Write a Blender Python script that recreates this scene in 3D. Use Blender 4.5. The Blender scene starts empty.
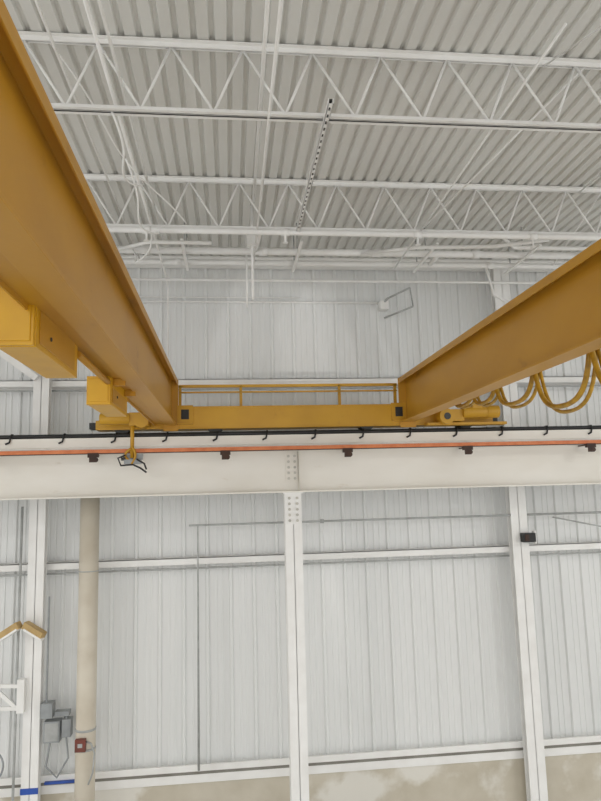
import bpy, math, random
from mathutils import Vector, Matrix
random.seed(4)
H=6.0   # eye height above the shop floor; all z below are given relative to the eye level
scene=bpy.context.scene
scene.view_settings.view_transform='Standard'

# ------------------------------------------------------------------ materials
def s2l(c):
    return tuple(((v/255)/12.92 if v/255<=.04045 else ((v/255+.055)/1.055)**2.4) for v in c)
def mat(name,rgb,rgb2=None,rough=.5,scale=3.0,lo=.35,hi=.7,bump=0,bscale=40,metal=0,stretch=(1,1,1),rgb3=None,s3=1.0,lo3=.55,hi3=.7):
    m=bpy.data.materials.new(name); m.use_nodes=True
    nt=m.node_tree; n=nt.nodes; b=n['Principled BSDF']
    b.inputs['Roughness'].default_value=rough; b.inputs['Metallic'].default_value=metal
    c=s2l(rgb)+(1,)
    b.inputs['Base Color'].default_value=c
    tc=n.new('ShaderNodeTexCoord'); mp=n.new('ShaderNodeMapping'); mp.inputs['Scale'].default_value=stretch
    nt.links.new(tc.outputs['Object'],mp.inputs['Vector'])
    def noise(sc,det=5):
        t=n.new('ShaderNodeTexNoise'); t.inputs['Scale'].default_value=sc; t.inputs['Detail'].default_value=det
        nt.links.new(mp.outputs[0],t.inputs['Vector']); return t
    out=None
    if rgb2:
        t=noise(scale); r=n.new('ShaderNodeMapRange'); r.inputs[1].default_value=lo; r.inputs[2].default_value=hi
        nt.links.new(t.outputs['Fac'],r.inputs[0])
        mx=n.new('ShaderNodeMix'); mx.data_type='RGBA'
        mx.inputs[6].default_value=c; mx.inputs[7].default_value=s2l(rgb2)+(1,)
        nt.links.new(r.outputs[0],mx.inputs[0]); out=mx.outputs[2]
    if rgb3:
        t=noise(s3,7); r=n.new('ShaderNodeMapRange'); r.inputs[1].default_value=lo3; r.inputs[2].default_value=hi3
        nt.links.new(t.outputs['Fac'],r.inputs[0])
        mx=n.new('ShaderNodeMix'); mx.data_type='RGBA'
        nt.links.new(out,mx.inputs[6]); mx.inputs[7].default_value=s2l(rgb3)+(1,)
        nt.links.new(r.outputs[0],mx.inputs[0]); out=mx.outputs[2]
    if out: nt.links.new(out,b.inputs['Base Color'])
    if bump:
        t=noise(bscale); bp=n.new('ShaderNodeBump'); bp.inputs['Strength'].default_value=bump; bp.inputs['Distance'].default_value=.01
        nt.links.new(t.outputs['Fac'],bp.inputs['Height']); nt.links.new(bp.outputs[0],b.inputs['Normal'])
    return m
M_WALL=mat('wall_panel_paint',(234,235,234),(227,229,228),.33,1.0,stretch=(1,1,.25),rgb3=(241,242,241),s3=.5)
M_DECK=mat('deck_paint',(224,224,220),(214,213,208),.6,1.5,stretch=(1.5,.3,1))
M_STEEL=mat('white_steel_paint',(246,246,244),(237,236,233),.45,3)
M_BEAM=mat('runway_cream_paint',(238,235,227),(231,227,217),.4,2.0,stretch=(.6,1,1.4),rgb3=(210,200,182),s3=5,lo3=.68,hi3=.85)
M_PIPE=mat('pipe_beige_paint',(216,208,192),(202,192,174),.45,2.5)
M_YEL=mat('crane_yellow_paint',(192,141,37),(180,130,33),.42,2.0,rgb3=(142,98,28),s3=4,lo3=.66,hi3=.85,stretch=(1,.5,1),bump=.08,bscale=20)
M_YELT=mat('truck_yellow_paint',(200,152,34),(187,139,31),.42,2.0,rgb3=(140,96,28),s3=4,lo3=.66,hi3=.85)
M_YELB=mat('yellow_box_paint',(212,162,22),(201,150,20),.4,4)
M_ORG=mat('conductor_orange',(222,134,84),(204,112,64),.5,9)
M_BLK=mat('black_rubber_and_holes',(26,28,28),(40,40,40),.5,8)
M_RAIL=mat('rail_dark_steel',(54,58,58),(78,76,70),.55,8)
M_BRN=mat('bracket_brown',(70,44,30),(50,34,26),.6,8)
M_CONC=mat('concrete_wall',(206,199,183),(193,185,167),.75,2.6,bump=.3,bscale=12,rgb3=(226,223,214),s3=.8,lo3=.54,hi3=.6)
M_FLOOR=mat('concrete_floor',(200,198,192),(182,179,172),.5,1)
M_GREY=mat('galvanised_grey',(182,184,183),(160,162,160),.45,8)
M_EBOX=mat('enclosure_grey',(158,162,164),(140,144,146),.45,8)
M_BOLT=mat('bolt_zinc',(206,203,194),(180,178,170),.4,12)
M_BLUE=mat('blue_tape',(50,90,180),(44,80,165),.5,9)
M_HOSE=mat('yellow_hose',(190,148,40),(150,114,34),.45,14)
M_TAN=mat('tan_lamp_housing',(196,166,110),(176,146,94),.5,6)
M_RED=mat('red_label',(130,62,48),(100,66,56),.5,6)
M_JOINT_SHADE=mat('joint_shadow_grey',(140,138,130),(118,114,106),.7,3)

# ------------------------------------------------------------------ mesh builder
class MB:
    def __init__(s): s.v=[];s.f=[];s.mi=[];s.sm=[];s.mats=[]
    def m(s,mt):
        if mt not in s.mats: s.mats.append(mt)
        return s.mats.index(mt)
    def add(s,vs,fs,mt,smooth=False):
        o=len(s.v); s.v+= [Vector(p) for p in vs]; k=s.m(mt)
        for f in fs: s.f.append([i+o for i in f]); s.mi.append(k); s.sm.append(smooth)
    def box(s,x0,x1,y0,y1,z0,z1,mt):
        vs=[(x,y,z) for x in(x0,x1) for y in(y0,y1) for z in(z0,z1)]
        s.add(vs,[(0,1,3,2),(4,6,7,5),(0,4,5,1),(2,3,7,6),(0,2,6,4),(1,5,7,3)],mt)
    def obox(s,p0,p1,w,h,mt,up=(0,0,1)):
        p0=Vector(p0);p1=Vector(p1);d=(p1-p0).normalized();u=Vector(up)
        if abs(d.dot(u))>.97: u=Vector((0,1,0))
        a=d.cross(u).normalized();b=a.cross(d).normalized()
        vs=[p+a*i*w/2+b*j*h/2 for p in(p0,p1) for i in(-1,1) for j in(-1,1)]
        s.add(vs,[(0,1,3,2),(4,6,7,5),(0,4,5,1),(2,3,7,6),(0,2,6,4),(1,5,7,3)],mt)
    def prism(s,prof,axis,a0,a1,mt,closed=True):
        n=len(prof);vs=[]
        for a in(a0,a1):
            for p in prof:
                vs.append({'x':(a,p[0],p[1]),'y':(p[0],a,p[1]),'z':(p[0],p[1],a)}[axis])
        fs=[(i,(i+1)%n,n+(i+1)%n,n+i) for i in range(n if closed else n-1)]
        if closed: fs+= [tuple(range(n)),tuple(range(2*n-1,n-1,-1))]
        s.add(vs,fs,mt)
    def tube(s,pts,r,mt,seg=10,closed=False,caps=True):
        pts=[Vector(p) for p in pts];n=len(pts);rings=[];pa=None
        for i,p in enumerate(pts):
            if closed: d=pts[(i+1)%n]-pts[i-1]
            else: d=pts[min(i+1,n-1)]-pts[max(i-1,0)]
            d.normalize()
            if pa is None:
                u=Vector((0,0,1)) if abs(d.z)<.9 else Vector((1,0,0)); a=d.cross(u).normalized()
            else: a=(pa-d*pa.dot(d)).normalized()
            pa=a;b=d.cross(a)
            rings.append([p+(a*math.cos(t)+b*math.sin(t))*r for t in [2*math.pi*k/seg for k in range(seg)]])
        vs=[q for R in rings for q in R];fs=[]
        for i in range(n if closed else n-1):
            j=(i+1)%n
            for k in range(seg): fs.append((i*seg+k,i*seg+(k+1)%seg,j*seg+(k+1)%seg,j*seg+k))
        s.add(vs,fs,mt,True)
        if caps and not closed:
            o=len(s.v)-len(vs);k=s.m(mt)
            s.f.append(list(range(o,o+seg)));s.mi.append(k);s.sm.append(False)
            s.f.append(list(range(len(s.v)-1,len(s.v)-1-seg,-1)));s.mi.append(k);s.sm.append(False)
    def cyl(s,p0,p1,r,mt,seg=14): s.tube([p0,p1],r,mt,seg)
    def obj(s,name,parent=None,bevel=0):
        me=bpy.data.meshes.new(name); me.from_pydata([(p.x,p.y,p.z+H) for p in s.v],[],s.f)
        for mt in s.mats: me.materials.append(mt)
        for p,k,q in zip(me.polygons,s.mi,s.sm): p.material_index=k; p.use_smooth=q
        import bmesh
        bm=bmesh.new();bm.from_mesh(me);bmesh.ops.recalc_face_normals(bm,faces=bm.faces);bm.to_mesh(me);bm.free()
        o=bpy.data.objects.new(name,me); scene.collection.objects.link(o)
        if parent: o.parent=parent
        if bevel:
            md=o.modifiers.new('bevel','BEVEL');md.width=bevel;md.segments=2;md.limit_method='ANGLE';md.angle_limit=.7
        return o
def empty(name):
    e=bpy.data.objects.new(name,None);scene.collection.objects.link(e);return e
def arc(fn,n): return [fn(i/(n-1)) for i in range(n)]

XL,XR=-13.0,16.0
YW=10.4
# ------------------------------------------------------------------ room shell
w=MB(); prof=[];x=XL;pitch=.36
while x<XR:
    prof+=[(x,YW),(x+.018,YW-.036),(x+.052,YW-.036),(x+.070,YW),(x+.155,YW),(x+.161,YW-.009),(x+.185,YW-.009),(x+.191,YW),
           (x+.245,YW),(x+.251,YW-.009),(x+.275,YW-.009),(x+.281,YW)]
    x+=pitch
w.prism(prof,'z',-4.0,3.95,M_WALL,closed=False)
w.box(XL,XR,YW+.02,YW+.2,-4,3.95,M_WALL)
w.box(XL,XR,YW-.16,YW+.2,-6,-4.03,M_CONC)
w.obj('wall_back')
c=MB(); prof=[];x=XL
while x<XR:
    prof+=[(x,3.86),(x+.09,3.86),(x+.105,3.894),(x+.137,3.894)]
    x+=.152
c.prism(prof,'y',-7,YW+.2,M_DECK,closed=False)
c.box(XL,XR,-7,YW+.2,3.93,4.05,M_DECK)
c.obj('ceiling')
f=MB(); f.box(XL,XR,-10,YW,-6.1,-6,M_FLOOR); f.obj('floor')
# sill trim
t=MB()
t.box(XL,XR,YW-.2,YW-.02,-4.03,-3.99,M_JOINT_SHADE)  # grey strip paints in the shade of the joint under the sill
t.prism([(YW-.2,-3.99),(YW-.2,-3.9),(YW-.17,-3.9),(YW-.17,-3.96),(YW-.0,-3.96),(YW,-3.99)],'x',XL,XR,M_STEEL)
t.box(XL,XR,YW-.19,YW-.165,-4.15,-4.03,M_STEEL)
t.obj('trim_1',bevel=.003)
def girt(z,mt=M_STEEL):
    g=MB()
    g.box(XL,XR,YW-.24,YW-.035,z+.05,z+.06,mt)
    g.box(XL,XR,YW-.24,YW-.228,z-.04,z+.06,mt)
    g.box(XL,XR,YW-.05,YW-.038,z-.06,z+.05,mt)
    g.cyl((XL,YW-.2,z-.1),(XR,YW-.2,z-.1),.014,M_GREY,8)
    return g.obj('wall_girt')
girt(-1.0)
girt(1.75)
e=MB(); e.box(XL,XR,YW-.12,YW-.045,3.72,3.85,M_STEEL); e.box(XL,XR,YW-.18,YW-.045,3.70,3.715,M_STEEL); e.obj('eave_channel')

# ------------------------------------------------------------------ roof joists
def joist(Y):
    j=MB();zt,zb=3.85,3.19
    for z,sg in((zt,-1),(zb,1)):
        for sy in(-1,1):
            y0=Y+sy*.012;y1=Y+sy*.055
            j.box(XL,XR,min(y0,y1),max(y0,y1),*(sorted((z,z+sg*.007))),M_STEEL)
            ya=Y+sy*.012;yb=Y+sy*.018
            j.box(XL,XR,min(ya,yb),max(ya,yb),*(sorted((z,z+sg*.05))),M_STEEL)
    x=.76-.305*2*22
    while x<XR:
        j.cyl((x,Y,zt-.03),(x+.36,Y,zb+.03),.012,M_STEEL,8)
        j.cyl((x+.36,Y,zb+.03),(x+.61,Y,zt-.03),.012,M_STEEL,8)
        x+=.61
    return j.obj('roof_joist')
for Y in(5.14,7.565,2.7,.3,-2.1,-4.5): joist(Y)

# ------------------------------------------------------------------ runway beam
b=MB()
Yf,Yb,Yc=9.2,9.5,9.35
b.box(XL,XR,Yc-.008,Yc+.008,0.02,.80,M_BEAM)
b.box(XL,XR,Yf,Yb,0,.022,M_BEAM)
b.box(XL,XR,Yf,Yb,.8,.822,M_BEAM)
b.box(XL,XR,Yf-.012,Yf,.69,.822,M_BEAM); b.box(XL,XR,Yb,Yb+.012,.69,.822,M_BEAM)
for X in(-6.4,.885,8.17):
    b.box(X-.085,X+.085,Yc-.03,Yc-.008,.15,.58,M_BEAM)
    for dx in(-.045,.045):
        for k in range(5):
            z=.2+k*.08; b.cyl((X+dx,Yc-.03,z),(X+dx,Yc-.058,z),.021,M_BOLT,6)
    b.box(X+.1,X+.104,Yf+.03,Yc,.022,.8,M_BEAM)
b.obj('runway_beam',bevel=.002)
r=MB()
r.prism([(Yc-.06,.823),(Yc+.06,.823),(Yc+.06,.833),(Yc+.012,.84),(Yc+.012,.865),(Yc+.03,.87),(Yc+.03,.892),(Yc-.03,.892),(Yc-.03,.87),(Yc-.012,.865),(Yc-.012,.84),(Yc-.06,.833)],'x',XL,XR,M_RAIL)
x=XL+.3
while x<XR-.3:
    for sy in(-1,1): r.box(x-.03,x+.03,*sorted((Yc+sy*.03,Yc+sy*.12)),.824,.845,M_RAIL)
    x+=.7
r.obj('crane_rail')
r=MB(); r.tube(arc(lambda t:(XL+.1+t*(XR-XL-.2),9.205,.85+.004*math.sin(t*130)),160),.026,M_BLK,8)
x=XL+.235
while x<XR-.3:
    r.tube([(x,9.25,.884),(x,9.19,.882),(x-.004,9.172,.84),(x-.02,9.17,.775),(x-.07,9.168,.752)],.013,M_BLK,6); x+=.7
r.obj('power_cable')
cb=MB(); yb=9.03
cb.box(XL,XR,yb-.014,yb+.014,.597,.647,M_ORG); cb.box(XL,XR,yb-.012,yb+.012,.585,.597,M_BRN)
cb.box(XL,XR,9.13,9.15,.665,.68,M_STEEL)
for X in(-9,-6.9,-4.9,-3.2,-1.84,-.06,1.66,3.42,5.3,7.1,9,11,13):
    cb.box(X-.02,X+.02,yb-.01,9.34,.575,.592,M_BRN)
    cb.box(X-.07,X+.07,yb-.03,yb+.03,.54,.60,M_BRN)
    cb.box(X-.05,X+.045,yb-.024,yb-.01,.475,.55,M_BRN)
    cb.cyl((X+.03,yb-.03,.51),(X+.03,yb+.03,.51),.034,M_BRN,10)
cb.obj('conductor_bar')

# ------------------------------------------------------------------ columns
def icol(name,X,Y0,Y1,wd,z0,z1,mt=M_STEEL,cap=False):
    o=MB()
    o.box(X-wd/2,X+wd/2,Y0,Y0+.014,z0,z1,mt); o.box(X-wd/2,X+wd/2,Y1-.014,Y1,z0,z1,mt)
    o.box(X-.006,X+.006,Y0,Y1,z0,z1,mt)
    o.box(X-wd/2-.06,X+wd/2+.06,Y0-.06,Y1+.06,z0,z0+.025,mt)
    if cap:
        o.box(X-wd/2-.02,X+wd/2+.02,Y0-.01,Y1+.01,z1-.02,z1,mt)
        o.box(X-.1,X+.1,Y0-.012,Y0,z1-.44,z1-.02,mt)
        for dx in(-.055,.055):
            for kk in range(5):
                z=z1-.08-kk*.078;o.cyl((X+dx,Y0-.012,z),(X+dx,Y0-.04,z),.021,M_BOLT,6)
    return o.obj(name,bevel=.002)
for X in(.885,-6.4,8.17): icol('crane_column',X,9.23,9.47,.24,-6,0,cap=True)
icol('steel_column',-2.82,10.0,10.15,.23,-6,3.84)
icol('steel_column',4.56,10.0,10.15,.27,-6,3.84)
icol('steel_column',11.9,10.0,10.15,.25,-6,3.84)
icol('steel_column',-10.2,10.0,10.15,.25,-6,3.84)
q=MB(); q.obox((-5.6,9.93,3.85),(-2.87,9.93,1.80),.06,.1,M_STEEL)
q.obj('diagonal_brace')

p=MB(); p.cyl((-2.04,9.85,-6),(-2.04,9.85,.3),.135,M_PIPE,32)
p.tube(arc(lambda t:(-2.04+.138*math.cos(t*6.283),9.85+.138*math.sin(t*6.283),-1.04),25)[:-1],.008,M_GREY,6,closed=True)
for z in(-3.45,-3.2): p.cyl((-2.04,9.85,z),(-2.04,9.85,z+.03),.14,M_GREY,32)
p.obj('downpipe')
p=MB(); p.box(-2.14,-2.0,9.64,9.705,-3.42,-3.26,M_RED); p.box(-2.10,-2.04,9.63,9.64,-3.36,-3.31,M_GREY)
p.tube([(-2.0,9.68,-3.3),(-1.93,9.66,-3.32),(-1.88,9.66,-3.45),(-1.9,9.66,-3.7),(-1.96,9.68,-3.85)],.012,M_GREY,6)
p.obj('pull_station')

# ------------------------------------------------------------------ overhead crane
crane=empty('overhead_bridge_crane')
def girder(name,xi,xo,sgn):
    g=MB(); y0,y1=-5.0,9.19; zt,zb=1.63,.98
    xc=(xi+xo)/2
    lo,hi=min(xi,xo),max(xi,xo)
    g.box(xc-.009,xc+.009,y0,y1,zb+.02,zt-.02,M_YEL)
    g.box(lo,hi,y0,y1,zb,zb+.022,M_YEL)
    g.box(lo,hi,y0,y1,zt-.022,zt,M_YEL)
    for X in(lo-.012,hi): g.box(X,X+.012,y0,y1,zt-.075,zt,M_YEL)
    g.box(xc-.03,xc+.03,y0,y1-.3,zt+.001,zt+.035,M_RAIL)
    g.box(lo-.02,hi+.02,y1-.012,y1+.01,.9,zt,M_YEL)
    return g.obj(name,crane,bevel=.003)
girder('girder_left',-.735,-.90,1)
girder('girder_right',2.50,2.70,-1)
e=MB(); ya,yb2=9.2,9.5
e.box(-.98,2.85,ya,yb2,.93,1.24,M_YELT)
e.box(-.98,2.85,ya-.015,yb2+.015,1.225,1.245,M_YELT)
e.box(-.98,2.85,ya-.015,yb2+.015,.925,.94,M_YELT)
for sx,xa,xb in((-1,-.98,-1.85),(1,2.85,3.9)):
    e.prism([(xa,.93),(xb,.93),(xb,1.06),(xa+sx*.25,1.12),(xa,1.24)],'y',ya,yb2,M_YELT)
    e.box(*sorted((xb,xb+sx*.1)),ya+.06,yb2-.06,.95,1.04,M_BLK)
for X in(-.62,2.47):
    e.box(X-.11,X+.11,ya-.03,ya-.0,1.0,1.26,M_YELT)
    e.box(X-.055,X+.055,ya-.034,ya-.03,1.06,1.2,M_BLK)  # flat black plate, the dark inside the square hole put into colour
    e.box(X-.1,X+.1,ya-.06,ya,.99,1.003,M_YELT)
for X in(-1.5,-.2,2.0,3.5):
    e.cyl((X,9.27,1.0),(X,9.43,1.0),.107,M_RAIL,28)
    e.cyl((X,9.255,1.0),(X,9.27,1.0),.13,M_RAIL,28); e.cyl((X,9.43,1.0),(X,9.445,1.0),.13,M_RAIL,28)
e.obj('end_truck',crane,bevel=.003)
h=MB()
h.box(-.72,2.49,9.3,9.34,1.535,1.575,M_YELT)
h.box(-.72,2.49,9.3,9.34,1.455,1.475,M_YELT)
for X in(-.7,.17,1.62,2.46): h.box(X-.02,X+.02,9.3,9.34,1.24,1.56,M_YELT)
h.obj('tie_rail',crane,bevel=.002)
d=MB()
d.cyl((3.36,9.0,1.09),(3.72,9.0,1.09),.085,M_YELT,24)
d.cyl((3.72,9.0,1.09),(3.9,9.0,1.09),.092,M_YELT,24)
d.box(3.5,3.64,8.93,9.07,1.1,1.2,M_YELT)
d.cyl((3.12,8.95,1.03),(3.12,9.2,1.03),.11,M_YELT,28); d.cyl((3.12,8.94,1.03),(3.12,8.95,1.03),.05,M_RAIL,16)
d.box(3.02,3.38,8.97,9.2,.96,1.13,M_YELT)
d.box(2.85,4.05,9.05,9.2,.91,.95,M_YELT)
d.obj('drive_motor',crane,bevel=.002)
d=MB()
d.cyl((-1.35,9.0,1.06),(-1.75,9.0,1.06),.08,M_YELT,24); d.box(-1.36,-1.1,8.95,9.2,.96,1.14,M_YELT)
d.cyl((-1.2,8.94,1.03),(-1.2,9.2,1.03),.1,M_YELT,24); d.obj('drive_motor_far',crane,bevel=.002)
def cbox(name,x0,x1,y0,y1,z0,z1):
    q=MB(); q.box(x0,x1,y0,y1,z0,z1,M_YELB)
    q.box(x0+.015,x1-.015,y0-.008,y0,z0+.02,z1-.02,M_YELB)
    q.box(x0-.004,x1+.004,y0+.03,y0+.04,z0-.004,z1+.004,M_YELB)
    for y in(y0+.15,y1-.15): q.box(x1,-.88,y-.02,y+.02,z1-.06,z1-.03 if z1>1.05 else z1,M_YEL)
    q.box(x1,x1+.006,y0+.1,y1-.1,z0+.03,z1-.08,M_YEL)
    q.cyl((x1+.004,y0+.3,z0+.1),(x1+.014,y0+.3,z0+.1),.012,M_BLK,10)
    return q.obj(name,crane,bevel=.004)
cbox('control_cabinet',-1.2,-1.0,3.38,4.35,.788,1.17)
cbox('resistor_cabinet',-1.17,-.98,5.43,6.33,.765,1.0)
q=MB(); q.box(-1.03,-.9,2.4,9.2,1.0,1.03,M_YEL); q.box(-1.04,-1.03,2.4,9.2,.97,1.06,M_YEL)
q.cyl((-1.0,4.35,.95),(-1.0,5.43,.95),.025,M_YEL,10)
q.obj('cable_tray',crane)
a=MB()
a.cyl((-1.32,9.0,1.14),(-1.32,9.0,.52),.027,M_YELT,12)
a.box(-1.35,-1.29,8.97,9.2,1.05,1.13,M_YELT)
a.tube(arc(lambda t:(-1.32+.09*math.sin(t*math.pi)*(-1),8.98,.66-.2*t),9),.017,M_YELT,8)
a.tube(arc(lambda t:(-1.32+.05*math.sin(t*math.pi),8.96,.68-.24*t),9),.017,M_YELT,8)
a.box(-1.42,-1.2,8.95,9.07,.44,.5,M_EBOX); a.box(-1.44,-1.18,9.0,9.06,.5,.575,M_EBOX)
a.box(-1.46,-1.4,8.96,9.04,.49,.53,M_BLK)
a.tube([(-1.4,8.95,.56),(-1.5,8.95,.52),(-1.46,8.95,.42),(-1.3,8.95,.43),(-1.2,8.95,.38),(-1.12,8.95,.32)],.012,M_BLK,8)
a.tube([(-1.25,8.95,.5),(-1.15,8.94,.44),(-1.12,8.94,.36)],.012,M_BLK,8)
a.obj('collector_arm',crane)
fz=MB()
X=3.0
fz.box(X-.02,X+.02,-4.5,8.6,1.22,1.27,M_YEL)
for y in(-4,-2,0,2,4,6,8): fz.box(2.68,X+.02,y-.02,y+.02,1.25,1.29,M_YEL)
stations=[8.3,7.65,6.95,6.0,4.98,4.0,2.9,1.8,.7]
drops=[.12,.18,.3,.46,.5,.5,.5,.5]
for i,dr in enumerate(drops):
    y0,y1=stations[i],stations[i+1]
    for o,rr in((0,.024),(.06,.018)):
        fz.tube(arc(lambda t:(X+o,y0+(y1-y0)*(t-.07*math.sin(2*math.pi*t)),1.17-dr*(1+1.8*o)*(1-abs(2*t-1)**2.4)),25),rr,M_HOSE,8)
for y in stations: fz.box(X-.06,X+.08,y-.03,y+.03,1.15,1.23,M_YEL)
fz.obj('festoon_cable',crane)

# ------------------------------------------------------------------ conduits and ceiling services
def pipe(name,runs,mt=M_STEEL,seg=10,extra=None):
    q=MB()
    for pts,rad in runs: q.tube(pts,rad,mt,seg)
    if extra: extra(q)
    return q.obj(name)
def couplings(q):
    for x in(-1.2,.45,2.1,3.6,5.2):
        q.cyl((x,8.84,3.42),(x+.12,8.84,3.42),.060,M_STEEL,12); q.cyl((x+.4,9.3,3.42),(x+.52,9.3,3.42),.053,M_STEEL,12)
        q.cyl((x+.2,7.45,3.13),(x+.3,7.45,3.13),.046,M_STEEL,12)
        q.cyl((x+.25,7.45,3.13),(x+.25,7.45,3.0),.012,M_STEEL,8); q.cyl((x+.25,7.45,3.0),(x+.25,7.45,2.995),.035,M_STEEL,12)
    for x in(-2,-.6,1,2.9,4.4,6.5):
        q.cyl((x,8.84,3.42),(x,8.84,3.855),.01,M_GREY,6); q.cyl((x,9.3,3.42),(x,9.3,3.855),.01,M_GREY,6)
        q.box(x-.02,x+.02,8.3,9.5,3.355,3.375,M_STEEL)
pipe('sprinkler_pipe',[([(-4,7.45,3.13),(15,7.45,3.13)],.036),([(-2.5,8.84,3.42),(9,8.84,3.42)],.05),([(-2.5,9.3,3.42),(9,9.3,3.42)],.042),
   ([(-2.5,8.45,3.55),(3.9,8.45,3.55),(4.1,8.5,3.4),(9,8.5,3.4)],.03),([(-2.5,9.65,3.62),(9,9.65,3.62)],.03),
   ([(.4,7.45,3.13),(.4,8.84,3.42)],.022),([(3.1,8.84,3.42),(3.1,9.3,3.42)],.034),([(-1.6,9.9,3.35),(9,9.9,3.35)],.02),
   ([(1.9,8.84,3.40),(2.6,8.3,3.3),(3.6,8.1,3.25),(4.2,7.7,3.2)],.026),([(-1.6,8.84,3.40),(-1.0,8.0,3.2),(-.2,8.0,3.2)],.024),([(4.0,9.3,3.42),(4.1,9.3,2.95),(4.5,9.6,2.9)],.02)],extra=couplings)
pipe('roof_conduit',[([(-.957,0,3.4),(-.957,9.9,3.4),(-.957,10.2,3.3),(-.957,10.2,1.6)],.016),([(-.87,0,3.42),(-.86,8.5,3.42)],.013),([(-1.35,0,3.5),(-1.3,9.6,3.5)],.012),
   ([(.30,2,3.5),(.32,7.4,3.5)],.018),([(.36,2,3.15),(.36,9.2,3.15)],.010),([(.41,2,3.5),(.41,7.4,3.5)],.012),([(2.45,4,3.3),(2.5,9.2,3.3)],.010)])
def sag(p,q,s): 
    p=Vector(p);q=Vector(q); return arc(lambda t:p.lerp(q,t)+Vector((.04*math.sin(t*9),0,-4*s*t*(1-t))),18)
pipe('loose_cable',[(sag((-.95,5.14,3.2),(-.9,6.6,3.3),.25),.01),(sag((-1.0,6.2,3.35),(-.82,7.5,3.15),.3),.01),(sag((-.9,7.5,3.15),(-1.35,8.84,3.45),.3),.01),(sag((-1.5,5.14,3.85),(-.5,7.4,3.2),.12),.008)])
pipe('drop_conduit',[([(.33,8.3,3.85),(.33,8.3,2.55)],.018),([(.28,9.2,3.85),(.28,9.2,2.7)],.014)],extra=lambda q:q.box(.26,.40,8.25,8.35,3.28,3.42,M_STEEL))
u=MB(); u.box(.83,.835,4.8,7.4,3.12,3.17,M_STEEL);u.box(.868,.873,4.8,7.4,3.12,3.17,M_STEEL)
y=4.8
while y<7.38:
    u.box(.83,.873,y,y+.05,3.12,3.125,M_STEEL);u.box(.83,.842,y+.05,y+.1,3.12,3.125,M_STEEL);u.box(.861,.873,y+.05,y+.1,3.12,3.125,M_STEEL); y+=.1
u.box(.84,.865,4.8,7.4,3.16,3.163,M_RAIL)
u.obj('strut_channel')
pipe('wall_conduit',[([(-1.5,10.32,3.12),(2.63,10.32,3.12)],.016),([(-1.5,10.33,3.2),(1.2,10.33,3.2)],.010)])
q=MB(); q.cyl((2.6,10.35,3.12),(2.6,10.0,3.1),.02,M_GREY); q.cyl((2.6,10.0,3.1),(2.95,9.9,3.25),.016,M_GREY); q.cyl((2.6,10.3,2.85),(3.0,9.95,2.95),.016,M_GREY); q.cyl((2.95,9.9,3.25),(3.0,9.95,2.95),.012,M_GREY)
q.box(2.52,2.66,10.2,10.35,2.98,3.12,M_STEEL); q.obj('wall_bracket')
pipe('bridging_rod',[([(3.3,5.14,3.82),(2.4,7.56,3.2)],.010),([(3.9,5.14,3.2),(4.6,7.56,3.8)],.010),([(3.2,2.7,3.2),(2.9,5.14,3.8)],.010),([(1.6,2.7,3.75),(4.1,5.14,3.25)],.010),([(4.9,7.56,3.8),(5.2,10.3,3.2)],.010)])
pipe('air_line',[([(-.49,10.0,-3.9),(-.49,10.0,-.45),(4.42,10.0,-.45)],.018),([(4.7,10.0,-.45),(9,10.0,-.45)],.018),([(-.62,10.0,-.45),(-.49,10.0,-.45)],.014),([(1.4,10.0,-.42),(1.4,10.0,-.48)],.03)],M_GREY)
pipe('side_conduit',[([(-3.02,9.95,-6),(-3.02,9.95,-.1)],.018)],M_GREY)
pipe('wall_rod',[([(5.1,9.95,-.5),(6.5,9.95,-.8)],.012)],M_GREY)
q=MB(); q.box(4.55,4.75,9.86,9.99,-.87,-.73,M_BLK); q.box(4.57,4.64,9.85,9.86,-.85,-.75,M_BRN); q.box(4.75,4.78,9.9,9.99,-.9,-.7,M_STEEL); q.obj('wall_speaker',bevel=.004)
def lamp(x0,y0,a):
    q=MB(); d=Vector((math.cos(a),-.25,math.sin(a)))
    c=Vector((x0,y0,-1.82)); q.obox(c-d*.16,c+d*.16,.12,.1,M_TAN); q.obox(c-d*.15+Vector((0,-.02,-.05)),c+d*.15+Vector((0,-.02,-.05)),.1,.03,M_STEEL)
    q.cyl(c,(-2.86,9.985,-1.75),.014,M_GREY)
    return q.obj('floodlight',bevel=.006)
lamp(-3.1,9.85,.55); lamp(-2.76,9.8,-.5)
q=MB(); 
for z in(-2.55,-2.85): q.obox((-3.5,9.9,z+.0),(-2.93,9.95,z-.05),.04,.05,M_STEEL)
q.obox((-3.4,9.9,-2.5),(-3.0,9.95,-2.9),.04,.05,M_STEEL); q.box(-3.0,-2.9,9.9,9.99,-2.95,-2.5,M_STEEL)
q.obj('wall_bracket',bevel=.003)
q=MB(); q.box(-2.64,-2.42,9.95,10.12,-3.38,-3.10,M_EBOX); q.box(-2.62,-2.44,9.942,9.95,-3.36,-3.12,M_GREY); q.box(-2.68,-2.52,9.93,10.1,-3.05,-2.85,M_EBOX); q.box(-2.39,-2.27,9.95,10.1,-3.32,-3.08,M_EBOX)
q.box(-2.5,-2.3,9.97,10.1,-3.04,-2.98,M_EBOX); q.cyl((-2.34,10,-3.08),(-2.34,10,-2.98),.014,M_EBOX)
q.tube([(-2.55,10,-3.35),(-2.6,9.98,-3.7),(-2.45,9.98,-3.85),(-2.3,9.98,-3.6),(-2.34,10,-3.3)],.014,M_EBOX,8)
q.cyl((-2.62,10,-2.85),(-2.62,10,-1.4),.014,M_EBOX); q.obj('electrical_box',bevel=.004)
q=MB(); q.tube(arc(lambda t:(-3.35-.22*math.cos(t*4.2),9.85,-3.6-.22*math.sin(t*4.2)),20),.014,M_EBOX,8); q.obj('hanging_cable')
q=MB(); q.box(-2.94,-2.7,9.993,9.999,-4.05,-3.97,M_BLUE);q.box(-2.66,-2.25,10.15,10.195,-4.0,-3.97,M_BLUE); q.obj('tape_strip')

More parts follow.
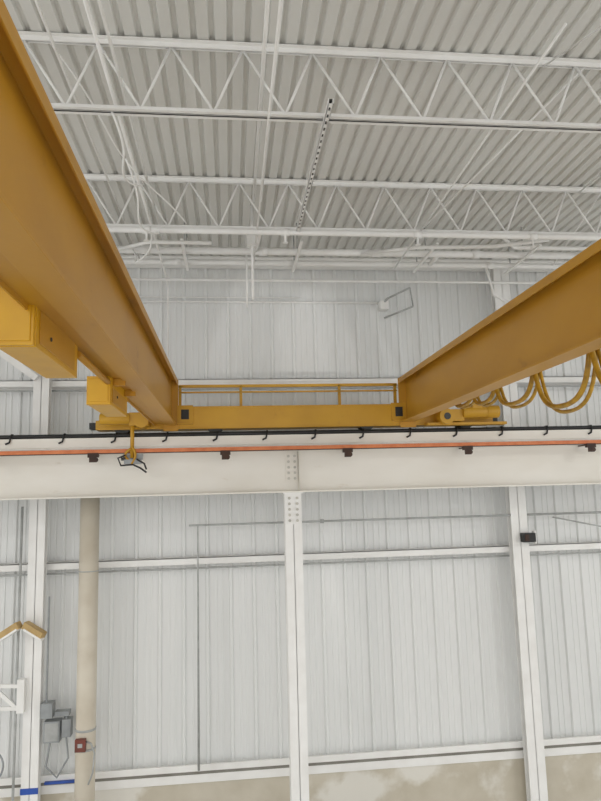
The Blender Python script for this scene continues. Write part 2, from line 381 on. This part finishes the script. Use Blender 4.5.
# ------------------------------------------------------------------ lights
for (x,y,en) in((-8,2.5,200),(9,2.5,200),(-3.5,-4.5,120),(1.2,-4.5,120),(6,-4.5,120)):
    q=MB(); q.box(x-.65,x+.65,y-.2,y+.2,3.1,3.16,M_STEEL)
    for sx in(-.5,.5): q.cyl((x+sx,y,3.16),(x+sx,y,3.85),.006,M_GREY,6)
    q.obj('high_bay_light')
    L=bpy.data.lights.new('high_bay_lamp','AREA'); L.shape='RECTANGLE'; L.size=1.2;L.size_y=.36; L.energy=en; L.color=(1,.985,.96)
    o=bpy.data.objects.new('high_bay_lamp',L); o.location=(x,y,3.09+H); scene.collection.objects.link(o)
# added spots without fixtures, throwing faint soft window-light patches on the upper wall
for src,dst,ang,en in(((-2.5,-8,-4.5),(.5,10.3,2.3),7.5,1000),((4.2,-8,-4.5),(1.9,10.3,2.3),6.9,1000)):
    L=bpy.data.lights.new('wall_patch_spot','SPOT'); L.energy=en; L.spot_size=math.radians(ang); L.spot_blend=.3; L.shadow_soft_size=.12; L.use_square=True; L.color=(1,.99,.97)
    o=bpy.data.objects.new('wall_patch_spot',L); s=Vector(src)+Vector((0,0,H)); t=Vector(dst)+Vector((0,0,H)); o.location=s
    o.rotation_euler=(t-s).to_track_quat('-Z','Y').to_euler(); scene.collection.objects.link(o)
wd=bpy.data.worlds.new('world'); scene.world=wd; wd.use_nodes=True
wd.node_tree.nodes['Background'].inputs[0].default_value=(1,.998,.992,1); wd.node_tree.nodes['Background'].inputs[1].default_value=1.25

# ------------------------------------------------------------------ camera
yaw,pit,rol=-.1112,.141,-.0271
cy,sy=math.cos(yaw),math.sin(yaw)
fw=Vector((-sy*math.cos(pit),cy*math.cos(pit),math.sin(pit))); r0=Vector((cy,sy,0)); u0=r0.cross(fw)
rt=r0*math.cos(rol)+u0*math.sin(rol); up=u0*math.cos(rol)-r0*math.sin(rol)
cd=bpy.data.cameras.new('camera'); cd.sensor_width=36; cd.lens=36*645.95/801
co=bpy.data.objects.new('camera',cd); scene.collection.objects.link(co)
mt=Matrix((rt,up,-fw)).transposed().to_4x4(); mt.translation=Vector((0,0,H)); co.matrix_world=mt
scene.camera=co
